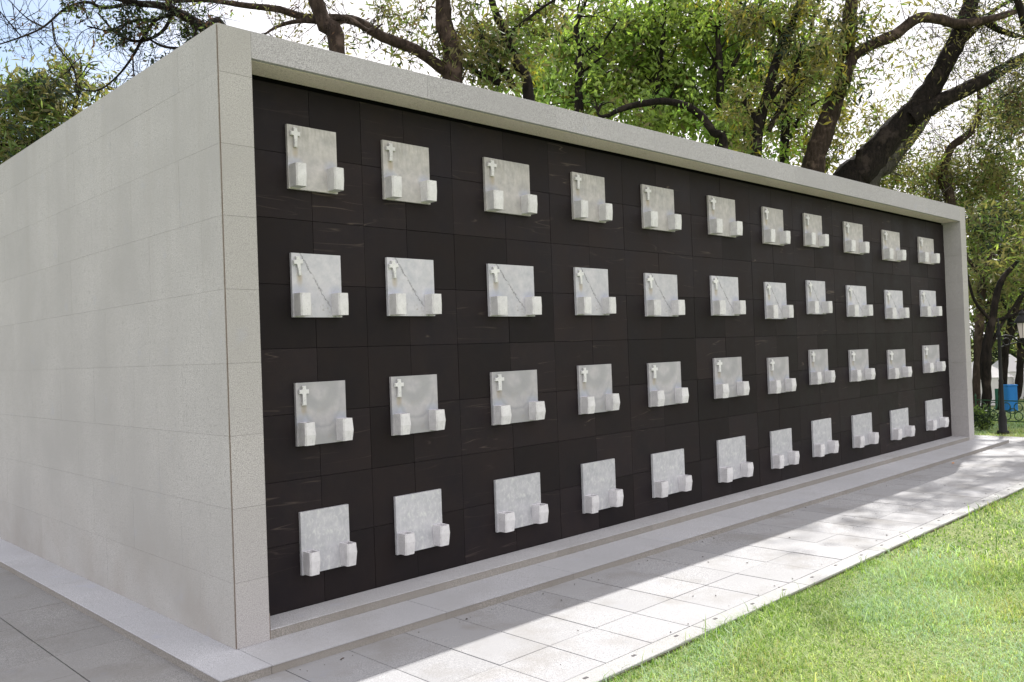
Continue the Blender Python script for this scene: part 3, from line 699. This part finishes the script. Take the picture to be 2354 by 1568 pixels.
# long limbed tree
t = tree('long_limbed_tree', 'leafy grey trunk with one long limb sweeping left above the beam', tr([(1040, 190), (1040, 120), (1022, 60), (1018, 0), (1010, -60)], 14, [48, 44, 40, 36, 30]), .2, .6, M['bark_brown'])
q = t.wood(*tr([(1035, 175), (1000, 145), (950, 112), (880, 85), (820, 50), (760, 42), (700, 40), (640, 22), (560, 12), (470, 0), (380, 5)], [14, 13.8, 13.6, 13.4, 13.2, 13, 13, 12.8, 12.6, 12.5, 12.4], [26, 26, 25, 24, 24, 20, 18, 16, 13, 11, 8]), 8, .05)[0]
t.twigs(q, 34, .8, .007, (6, .07, .10, .26, 0, ((5, .3), (1, .2))), 2, .1, .02, .9, .16)
for px, py, rx, ry, nc, th in ((1040, 60, 45, 70, 60, .6), (1060, 130, 40, 40, 26, .4), (870, 30, 60, 30, 22, .5), (920, 110, 40, 25, 14, .4), (960, 50, 45, 45, 24, .5), (800, 95, 40, 18, 12, .3), (1090, 60, 35, 45, 26, .5), (640, 60, 50, 20, 5, .3)):
    t.blob(px, py, rx, ry, 14, th, int(nc*.75), 15, .12, .14, 0, ((1, .35), (5, .05), (4, .15)), .25, .5)
t.done()
# slender dark trunk
t = tree('slender_tree', 'slender black trunk standing before yellow green foliage, just left of the green mass', tr([(1215, 228), (1190, 150), (1165, 85), (1140, 30), (1125, -20)], 14.6, [26, 21, 19, 17, 14]), .1, .6, M['bark_dark'])
for pts, w in (([(1180, 200), (1160, 165), (1120, 130), (1108, 85), (1090, 40)], [17, 16, 15, 13, 8]), ([(1165, 85), (1230, 30), (1290, -10)], [9, 7, 5]), ([(1165, 85), (1120, 100), (1080, 140)], [5, 4, 3]), ([(1150, 190), (1110, 175), (1060, 140)], [17, 14, 10])):
    q = t.wood(*tr(pts, 14.6, w), 7, .07)[0]; t.twigs(q, 9, .7, .008, (10, .12, .16, .26, 0, ((1, .4),)), 1, 0, .2, .6, .6)
for px, py, rx, ry, nc in ((1120, 110, 45, 60, 46), (1180, 120, 50, 60, 42), (1230, 90, 40, 60, 40), (1140, 180, 40, 22, 22), (1210, 30, 50, 30, 22), (1260, 60, 30, 40, 18)):
    t.blob(px, py, rx, ry, 15.5, .7, int(nc*.75), 17, .16, .17, 1, ((0, .3), (3, .22), (2, .3), (4, .12)), .26, .6)
t.done()
# bright green masses in the middle
mass = [('broad_tree', 'bright green broad crown left of the middle of the beam', [(1330, 330), (1330, 130), (1325, 60), (1345, 10)], 23, [26, 14, 12, 7], [(1250, 210, 70, 60, 100), (1320, 120, 80, 70, 130), (1280, 60, 60, 40, 50), (1380, 190, 80, 60, 120), (1330, 250, 70, 30, 60), (1400, 90, 70, 60, 95)]),
        ('broad_tree', 'bright green crown behind the arched black limb in the middle', [(1500, 330), (1510, 200), (1525, 80), (1530, 0)], 24, [26, 16, 10, 6], [(1480, 120, 70, 80, 150), (1500, 210, 80, 50, 110), (1560, 90, 60, 70, 110), (1530, 30, 60, 30, 46), (1590, 200, 70, 60, 110), (1520, 280, 80, 30, 80), (1450, 40, 50, 30, 30)]),
        ('broad_tree', 'bright green crown with yellow leaves right of the middle, left of the slanting black trunk', [(1655, 400), (1655, 150), (1650, 90), (1655, 20)], 23.5, [26, 14, 12, 7], [(1650, 110, 60, 60, 100), (1690, 200, 70, 60, 110), (1640, 280, 70, 40, 90), (1730, 120, 60, 60, 80), (1700, 300, 60, 40, 70), (1720, 40, 60, 30, 40), (1620, 40, 50, 30, 30)]),
        ('broad_tree', 'olive and yellow crown between the slanting black trunk and the thick grey brown trunk', [(1800, 420), (1810, 250), (1830, 150), (1860, 80)], 27, [24, 18, 14, 8], [(1800, 170, 60, 60, 90), (1850, 230, 60, 60, 90), (1820, 320, 60, 40, 80), (1900, 280, 60, 60, 80), (1860, 110, 60, 50, 60), (1760, 260, 40, 70, 70), (1850, 370, 70, 25, 60)])]
for nm, lb, pts, d, w, bl in mass:
    t = tree(nm, lb, tr(pts, d-1.7, w), 0, .5, M['bark_dark']); t.twigs(t.main[10:], 16, 1.6, .018, (16, .2, .2, .4, 2, ((1, .4),)), 1, .3)
    for _ in range(5):
        x0_ = pts[1][0]+rng.uniform(-25, 25); y0_ = pts[1][1]+rng.uniform(-30, 60); sx_ = rng.choice([-1, 1])*rng.uniform(30, 80)
        t.wood(*tr([(x0_, y0_), (x0_+sx_*.4, y0_-rng.uniform(10, 40)), (x0_+sx_, y0_-rng.uniform(50, 90))], d-1.5, [8, 6, 3]), 6, .06)
    for px, py, rx, ry, nc in bl:
        hot = 1000 < px < 1780
        t.blob(px, py, rx, ry, d+rng.uniform(-.5, .9), 1.1, int(nc*.74), 14, .26, .24, 2 if hot else 0, ((1, .36), (0, .2), (3, .04 if hot else .13), (4, .05), (5, .008)), .42 if hot else .3, .3)
    t.done()
# arched black limb
t = tree('arched_tree', 'tree with an arched black limb bowing over the middle of the beam', tr([(1665, 345), (1640, 305), (1615, 270), (1580, 245), (1530, 233), (1480, 238), (1430, 250), (1395, 268)], 18.5, [20, 19, 18, 17, 17, 15, 13, 9]), .1, .6, M['bark_dark'])
t.twigs(t.main[14:], 8, .6, .01, (4, .10, .14, .4, 2, ((1, .3),)), 1, .2, .15, .5, .4)
for px, py, rx, ry, nc in ((1500, 280, 60, 16, 24), (1400, 250, 30, 20, 12), (1660, 300, 30, 30, 18)): t.blob(px, py, rx, ry, 20.6, .3, nc, 12, .16, .2, 2, ((0, .3), (1, .3)), .4)
t.done()
# slanting black trunk
t = tree('slanting_tree', 'straight slanting black trunk right of the bright green mass', tr([(1737, 365), (1742, 300), (1765, 210), (1782, 150), (1812, 75), (1835, 15), (1848, -30)], 19.5, [27, 24, 22, 20, 18, 16, 14]), .1, .6, M['bark_dark'])
for pts, w in (([(1760, 240), (1800, 190), (1830, 160), (1840, 100)], [15, 13, 12, 9]), ([(1805, 85), (1750, 40), (1700, 5)], [9, 7, 5]), ([(1765, 300), (1830, 200), (1900, 170)], [14, 12, 10]), ([(1740, 340), (1745, 290), (1710, 230)], [17, 15, 12])):
    q = t.wood(*tr(pts, 19.5, w), 7, .07)[0]; t.twigs(q, 9, .9, .012, (11, .14, .2, .24, 0, ((1, .4), (3, .15))), 1, 0, .2, .6, .8)
for px, py, rx, ry, nc in ((1790, 60, 50, 50, 30), (1850, 40, 40, 40, 22), (1730, 60, 40, 40, 20), (1690, 30, 40, 25, 12), (1890, 90, 30, 60, 26)):
    t.blob(px, py, rx, ry, 19.5, .5, nc, 13, .18, .23, 0, ((1, .35), (3, .12), (4, .2)), .24, .7)
t.done()
# thick grey-brown forked trunk
t = tree('forked_tree', 'thick grey brown trunk with a curved limb reaching right, behind the beam', tr([(1868, 395), (1888, 320), (1915, 240), (1938, 160), (1948, 90), (1955, 20), (1965, -40)], 22, [50, 46, 42, 34, 32, 30, 26]), -.4, .6, M['bark_brown'])
q = t.wood(*tr([(1940, 190), (1962, 130), (2010, 100), (2060, 78), (2110, 42), (2160, 45), (2200, 55), (2270, 45), (2354, 20)], 21.6, [30, 27, 26, 25, 24, 23, 22, 18, 12]), 9, .05)[0]
t.twigs(q, 22, 1.2, .011, (6, .12, .15, .24, 0, ((1, .3),)), 2, 0, .2, .7, .12)
t.twigs(t.main[16:], 10, 1.2, .014, (12, .16, .19, .24, 0, ((1, .3),)), 1, 0, .2, .7, .9)
for px, py, rx, ry, nc in ((1940, 70, 40, 70, 46), (1930, 190, 25, 50, 18), (1900, 120, 40, 50, 30), (1990, 170, 30, 40, 10), (2040, 40, 50, 20, 10)):
    t.blob(px, py, rx, ry, 21.6, .5, nc, 14, .2, .23, 0, ((1, .4), (4, .2), (3, .08)), .24, .5)
t.done()
# biggest black trunk
t = tree('big_black_tree', 'biggest black trunk, leaning right and forking, behind the right end of the beam', tr([(1945, 440), (1985, 385), (2040, 320), (2095, 265), (2140, 205), (2170, 150), (2205, 80), (2228, 20), (2240, -40)], 22.5, [80, 72, 62, 58, 46, 44, 40, 36, 32]), -1.2, .5, M['bark_dark'])
q = t.wood(*tr([(2090, 275), (2150, 240), (2210, 210), (2270, 180), (2320, 150), (2400, 110)], 22.3, [42, 38, 34, 30, 26, 18]), 9, .05)[0]
q2 = t.wood(*tr([(2195, 60), (2250, 45), (2300, 70), (2380, 95)], 22.3, [20, 17, 14, 9]), 8, .05)[0]
q3 = t.wood(*tr([(2150, 170), (2190, 120), (2240, 70), (2290, 20), (2350, -10)], 22.8, [18, 16, 13, 10, 7]), 8, .05)[0]
t.wood(*tr([(1962, 415), (1972, 380), (1976, 345)], 22.2, [20, 17, 16]), 8, .05)
for qq in (q, q2, q3): t.twigs(qq, 20, 1.3, .012, (6, .13, .15, .22, 0, ((1, .2),)), 2, 0, .1, .7, .16)
t.twigs(t.main[26:], 12, 1.2, .011, (6, .12, .15, .24, 0, ((1, .2),)), 1, 0, .1, .7, .25)
for px, py, rx, ry, nc in ((2290, 250, 50, 40, 16), (2250, 120, 60, 40, 7), (2330, 60, 40, 40, 6), (2100, 120, 50, 30, 4), (2060, 200, 50, 40, 5)):
    t.blob(px, py, rx, ry, 22.5, .8, nc, 13, .2, .19, 0, ((1, .3), (4, .25)), .22, .3)
t.done()
# pale trunk behind it
t = tree('pale_tree', 'pale grey trunk leaning just behind the biggest black trunk', tr([(1998, 430), (2040, 380), (2085, 325), (2125, 270), (2160, 190), (2190, 110)], 26, [38, 35, 32, 28, 22, 14]), -1, .5, M['bark_grey'])
t.twigs(t.main[14:], 18, 2.0, .015, (7, .16, .17, .22, 0, ((1, .2),)), 2, 0, .1, .7, .25)
for px, py, rx, ry, nc in ((2060, 250, 50, 40, 9), (2150, 340, 50, 50, 12), (2010, 240, 40, 40, 7), (2080, 160, 50, 40, 6), (2000, 300, 50, 40, 30), (2040, 345, 40, 25, 20)):
    t.blob(px, py, rx, ry, 26, 1.0, nc, 15, .24, .22, 0, ((1, .3), (3, .05)), .22, .2)
t.done()
# crooked tree over the right pillar
t = tree('crooked_tree', 'crooked brown tree above the right pillar with olive foliage round its foot', tr([(2185, 470), (2168, 420), (2172, 375), (2190, 335), (2235, 300), (2252, 255), (2250, 210)], 26, [24, 22, 20, 18, 16, 13, 9]), .0, .5, M['bark_brown'])
t.twigs(t.main[12:], 24, 1.7, .014, (8, .16, .17, .22, 0, ((1, .2), (4, .2))), 2, 0, .1, .8, .3)
for px, py, rx, ry, nc in ((2070, 420, 70, 35, 90), (2160, 430, 60, 40, 100), (2250, 430, 70, 50, 120), (2330, 430, 60, 70, 130), (2200, 380, 60, 30, 30), (2300, 360, 60, 40, 70), (2030, 390, 40, 30, 34), (2320, 260, 50, 60, 90), (2290, 300, 40, 40, 44)):
    t.blob(px, py, rx, ry, 27, 1.5, nc, 18, .26, .24, 0, ((1, .45), (4, .12), (5, .05)), .2, .0)
t.done()
# dark tree reaching in from the right, nearer; its crown dapples the path
t = Tree('overhanging_tree', 'dark foliage hanging into the top right corner of the view', (16.6, .2, 0), M['bark_dark'], ALL, 'tree', GT)
Q = [at(2500, 60, 14.2), at(2440, 110, 14.1), at(2390, 160, 14), at(2345, 200, 14), at(2300, 225, 14)]
mp_ = t.wood([(16.6, .2, -.1), (16.6, .2, .6), (16.5, .1, 2.5), (16.2, .0, 4.6)]+[tuple(p_) for p_ in Q], [.16, .13, .12, .11, .08, .06, .04, .025, .015], 9, .05)[0]
t.twigs(mp_[20:], 12, .7, .007, (9, .08, .10, .24, 0, ((4, .5),)), 2, .1, .1, .7, .5)
up_ = t.wood([(16.2, .0, 4.6), (16.4, .3, 6.5), (15.9, .6, 8.3), (14.9, .9, 9.0)], [.10, .08, .06, .03], 8, .05)[0]; t.twigs(up_[5:], 10, 1.2, .01, (8, .12, .12, .24, 0, ((4, .4),)), 2, .1, .1, .7, .5)
for c, nc in (((14.3, .95, 8.5), 22), ((15.1, .75, 8.8), 20), ((13.7, 1.15, 7.9), 12), ((15.6, 1.3, 9.2), 16), ((12.9, 1.2, 8.3), 14), ((13.6, 1.0, 8.9), 12), ((18.2, .4, 8.6), 22), ((17.4, .9, 9.2), 16), ((18.9, 1.2, 9.0), 18)):
    t.leaves(rng.standard_normal((nc, 3))*np.array([.5, .28, .3])+np.array(c), 14, .13, .13, .28, .3, 0, ((4, .3), (1, .3)))
for px, py, rx, ry, nc in ((2345, 215, 32, 34, 46), (2400, 160, 40, 40, 50), (2440, 260, 60, 60, 70), (2350, 290, 28, 34, 30), (2500, 120, 60, 60, 70), (2290, 215, 18, 16, 8), (2420, 350, 50, 40, 40)):
    t.blob(px, py, rx, ry, 14, .5, nc, 15, .09, .10, 0, ((4, .5), (1, .2), (5, .15)), .24, .3)
t.done()
# trees in the park beyond the right pillar
park = [('park_tree', 'brown trunk half hidden behind the outer edge of the right pillar', [(2243, 980), (2246, 850), (2252, 740), (2262, 640), (2300, 560)], 16.5, [22, 18, 20, 18, 12]),
        ('park_tree', 'black forked trunk between the right pillar and the lamp post', [(2267, 985), (2268, 900), (2266, 820), (2280, 740), (2300, 650), (2340, 600)], 15.2, [22, 20, 24, 17, 14, 9]),
        ('park_tree', 'dark trunk standing directly behind the lamp post', [(2306, 965), (2306, 880), (2312, 800), (2330, 720), (2370, 640)], 17.5, [20, 17, 16, 15, 11]),
        ('park_tree', 'leaning dark trunk at the right edge beside the blue booth', [(2330, 958), (2340, 900), (2346, 830), (2352, 760), (2400, 660)], 18.5, [20, 17, 16, 17, 12])]
for k_, (nm, lb, pts, d, w) in enumerate(park):
    P_, r_ = tr(pts, d, w); b0 = np.array([P_[0][0], P_[0][1], 0.])
    t = Tree(nm, lb, tuple(b0), M['bark_brown'] if k_ == 0 else M['bark_dark'], ALL, 'tree', 'trees in the park beyond the right pillar')
    q = t.wood([b0-np.array([0, 0, .05]), b0+np.array([0, 0, .15])]+P_[1:], [r_[0]*1.3, r_[0]]+r_[1:], 9, .07)[0]
    br = [([pts[2], (pts[2][0]+40, pts[2][1]-80), (pts[2][0]+90, pts[2][1]-150)], [9, 7, 4]), ([pts[3], (pts[3][0]-40, pts[3][1]-50), (pts[3][0]-60, pts[3][1]-120)], [9, 7, 4]), ([pts[3], (pts[3][0]+60, pts[3][1]-20), (pts[3][0]+140, pts[3][1]-60)], [9, 7, 5])]
    for pp, ww in br:
        q = t.wood(*tr(pp, d, ww), 6, .06)[0]; t.twigs(q, 9, .9, .01, (12, .12, .13, .26, 0, ((1, .4), (4, .3))), 1, .2)
    for px, py, rx, ry, nc in [[(2290, 560, 50, 50, 90), (2270, 500, 50, 40, 60), (2340, 620, 50, 50, 60)], [(2300, 640, 60, 50, 70), (2360, 560, 50, 70, 70), (2290, 700, 30, 30, 14)], [(2360, 700, 60, 50, 60), (2330, 600, 60, 60, 90), (2400, 520, 80, 90, 100), (2322, 770, 26, 30, 12)], [(2430, 640, 90, 90, 120), (2360, 780, 30, 40, 24), (2300, 580, 60, 60, 90)]][k_]:
        t.blob(px, py, rx, ry, d+.8, .9, nc, 18, .16, .15, 0, ((1, .35), (4, .3), (2, .05)), .24, .3)
    t.done()
for lb, cx, d_, bl in (('dim leafy tree behind the park trunks, left of the lamp post', 2272, 22, ((2262, 850, 30, 50, 60), (2280, 770, 40, 50, 70), (2290, 700, 50, 50, 70), (2258, 650, 30, 40, 40))),
                    ('dim leafy tree behind the lamp lantern at the right edge', 2350, 23, ((2330, 850, 34, 34, 50), (2350, 790, 40, 50, 70), (2340, 700, 50, 50, 70), (2400, 820, 60, 60, 90), (2400, 700, 60, 60, 90)))):
    P_, r_ = tr([(cx, 960), (cx+4, 850), (cx-3, 760), (cx+8, 680)], d_, [15, 13, 11, 7])
    b0 = np.array([P_[0][0], P_[0][1], 0.]); t = Tree('park_tree', lb, tuple(b0), M['bark_dark'], ALL, 'tree', 'trees in the park beyond the right pillar')
    t.wood([b0]+P_, [r_[0]*1.3]+r_, 8, .06)
    for px, py, rx, ry, nc in bl: t.blob(px, py, rx, ry, d_, .7, nc, 16, .17, .18, 1, ((0, .35), (4, .4)), .28, .2)
    t.done()
# wood far beyond, one mass
cs = []
for k_ in range(1500):
    a_ = rng.uniform(-.55, 1.9); rr = rng.uniform(40, 52); h_ = rng.uniform(.2, 1)**.7*(6+2.5*math.sin(a_*9)+1.5*math.sin(a_*23))
    cs.append((CAM[0]+rr*math.cos(a_), CAM[1]+rr*math.sin(a_), h_))
t = Tree('woodland', '', (30, 30, 0), M['bark_dark'], ALL); t.leaves(cs, 20, .75, .6, .5, .3, 1, ((0, .35), (4, .3)))
e = t.e; V = np.vstack(t.lv); o = link('woodland', mesh_np('woodland', V, np.arange(len(V)).reshape(-1, 4), ALL, np.concatenate(t.lmi)))
bpy.data.objects.remove(e); o.name = 'woodland'; tag(o, 'green wood far beyond the wall and the park', 'wood', kind='stuff')

# ------------------------------------------------------------------ park furniture beyond the right pillar
def gpt(px, py):
    d = at(px, py, 1)-CAM; return CAM+d*((GL-CAM[2])/d[2])
def lathe(bm, prof, seg=12):
    rs = [[bm.verts.new((r_*math.cos(2*math.pi*i/seg), r_*math.sin(2*math.pi*i/seg), z)) for i in range(seg)] for r_, z in prof]
    for a_, b_ in zip(rs, rs[1:]):
        for i in range(seg): bm.faces.new((a_[i], a_[(i+1) % seg], b_[(i+1) % seg], b_[i]))
    bm.faces.new(rs[0]); bm.faces.new(rs[-1])
def bm_tube(bm, path, r_, seg=6):
    V, F = tube(np.array(path, float), np.full(len(path), r_), seg)
    vs = [bm.verts.new(v) for v in V]
    for f in F: bm.faces.new([vs[i] for i in f])
lp = gpt(2306, 998)
L = empty('street_lamp', (lp[0], lp[1], GL), 'black iron lamp post with scroll bracket and lantern, right of the wall', 'street lamp', rz=math.atan2(R[1][0], R[0][0]))
Ht = 1.73
bm = bmesh.new(); lathe(bm, [(.085, 0), (.085, .05), (.06, .06), (.06, .25), (.045, .30), (.05, .33), (.034, .37), (.03, .8), (.036, .82), (.026, .86), (.024, 1.5), (.034, 1.52), (.034, 1.56), (.022, 1.58), (.02, 1.66), (.03, 1.68), (.012, 1.71), (.003, 1.80)])
link('post', bm_mesh('post', bm, M['iron'], True), L)
bm = bmesh.new()
bm_tube(bm, [(.02, 0, 1.50), (.1, 0, 1.52), (.2, 0, 1.50), (.3, 0, 1.42), (.37, 0, 1.40)], .014)
bm_tube(bm, [(.11+.055*math.cos(a_), 0, 1.42+.055*math.sin(a_)) for a_ in np.linspace(0, 2*math.pi, 15)], .010)
bm_tube(bm, [(.02, 0, 1.34), (.08, 0, 1.36), (.16, 0, 1.38), (.3, 0, 1.41)], .010)
link('bracket', bm_mesh('bracket', bm, M['iron'], True), L)
bm = bmesh.new(); lathe(bm, [(.05, 1.47), (.085, 1.70)], 6); gl = link('lantern_glass', bm_mesh('lantern_glass', bm, M['lamp_glass']), L, (.37, 0, 0))
bm = bmesh.new(); lathe(bm, [(.115, 1.70), (.11, 1.73), (.07, 1.80), (.045, 1.82), (.05, 1.85), (.02, 1.88), (.005, 1.92)], 12); link('lantern_cap', bm_mesh('lantern_cap', bm, M['iron']), L, (.37, 0, 0))
bm = bmesh.new(); lathe(bm, [(.015, 1.38), (.03, 1.42), (.055, 1.45), (.055, 1.47)], 8)
for i in range(6):
    a_ = i*math.pi/3; bm_tube(bm, [(.052*math.cos(a_), .052*math.sin(a_), 1.47), (.088*math.cos(a_), .088*math.sin(a_), 1.70)], .004, 4)
link('lantern_frame', bm_mesh('lantern_frame', bm, M['iron']), L, (.37, 0, 0))
# low scrolled iron fence
p0 = gpt(2245, 975)[:2]; p1 = gpt(2420, 985)[:2]; dv = p1-p0; LF_ = np.linalg.norm(dv)
F_ = empty('iron_fence', (p0[0], p0[1], GL), 'low dark green scrolled iron fence on the far grass', 'fence', rz=math.atan2(dv[1], dv[0]))
nn_ = int(LF_/.42)
for i in range(nn_+1):
    bm = bmesh.new(); lathe(bm, [(.014, 0), (.014, .46), (.022, .48), (.004, .53)], 6); link('post', bm_mesh('post', bm, M['green_iron']), F_, (i*.42, 0, 0))
for z_ in (.08, .42):
    bm = bmesh.new(); add_box(bm, 0, nn_*.42, -.008, .008, z_-.009, z_+.009); link('rail', bm_mesh('rail', bm, M['green_iron']), F_)
bm = bmesh.new()
for cx_, cz_, rr_ in ((.11, .17, .07), (.11, .32, .07), (.31, .17, .07), (.31, .32, .07), (.21, .25, .045)):
    bm_tube(bm, [(cx_+rr_*math.cos(a_), 0, cz_+rr_*math.sin(a_)) for a_ in np.linspace(0, 2*math.pi, 12)], .009, 5)
sc_me = bm_mesh('scroll', bm, M['green_iron'], True)
for i in range(nn_): link('scroll', sc_me, F_, (i*.42, 0, 0))
# dark bush by the pillar
b = gpt(2258, 990); t = Tree('round_bush', 'dark green round bush at the foot of the right pillar', (b[0], b[1], 0), M['bark_dark'], [Gn, Dk], 'bush')
t.wood([(b[0], b[1], 0), (b[0], b[1], .2)], [.02, .01], 6)
vv = rng.standard_normal((110, 3)); vv /= np.linalg.norm(vv, axis=1)[:, None]; vv *= np.array([.16, .16, .20])*rng.uniform(.6, 1, (110, 1)); vv += np.array([b[0], b[1], .25])
t.leaves(vv, 10, .03, .05, .5, .1, 0, ((1, .5),)); t.done()
# white marquees
def marquee(px, py, w, h_, dd, label, rz):
    q = gpt(px, py); e_ = empty('marquee', (q[0], q[1], GL), label, 'tent', rz=rz)
    bm = bmesh.new(); add_box(bm, -w/2, w/2, -dd/2, dd/2, .0, h_*.62, .01); link('wall', bm_mesh('wall', bm, M['canvas']), e_)
    bm = bmesh.new(); a_ = [bm.verts.new(c_) for c_ in ((-w/2-.03, -dd/2-.03, h_*.62), (w/2+.03, -dd/2-.03, h_*.62), (w/2+.03, dd/2+.03, h_*.62), (-w/2-.03, dd/2+.03, h_*.62))]
    r0, r1 = bm.verts.new((-.05, 0, h_)), bm.verts.new((.05, 0, h_))
    for f in ((a_[0], a_[1], r1, r0), (a_[1], a_[2], r1), (a_[2], a_[3], r0, r1), (a_[3], a_[0], r0), (a_[3], a_[2], a_[1], a_[0])): bm.faces.new(f)
    link('roof', bm_mesh('roof', bm, M['canvas']), e_)
    for sx_ in (-1, 1):
        for sy_ in (-1, 1): put_box('pole', sx_*w/2-.012*sx_-.012, sx_*w/2-.012*sx_+.012, sy_*(dd/2+.012)-.01, sy_*(dd/2+.012)+.01, 0, h_*.6, M['canvas'], e_)
    return e_
vr = math.atan2(R[1][0], R[0][0])
marquee(2252, 930, 1.0, .98, .9, 'white marquee just right of the pillar, seen between the trunks', vr)
marquee(2322, 915, .62, 1.05, .9, 'white pointed marquee behind the blue booth', vr)
marquee(2395, 915, .9, .95, .9, 'white marquee at the right edge of the view', vr+.2)
q = gpt(2323, 945); e_ = empty('booth', (q[0], q[1], GL), 'small bright blue booth between the lamp post and the last trunk', 'booth', rz=vr)
bm = bmesh.new(); add_box(bm, -.10, .10, -.1, .1, .0, .50, .015, 2); link('body', bm_mesh('body', bm, M['blue']), e_)
put_box('door', -.075, .075, -.108, -.101, .03, .45, M['blue'], e_, .002); put_box('roof', -.11, .11, -.11, .11, .50, .53, M['blue'], e_, .01)
q = gpt(2296, 940); e_ = empty('panel_screen', (q[0], q[1], GL), 'dark green panel screen left of the lamp post', 'screen', rz=vr)
put_box('panel', -.06, .06, -.02, .02, .03, .42, M['green_panel'], e_, .004)
for sx_ in (-.05, .05): put_box('foot', sx_-.01, sx_+.01, -.08, .08, 0, .03, M['green_panel'], e_)
print('objects', len(bpy.data.objects))
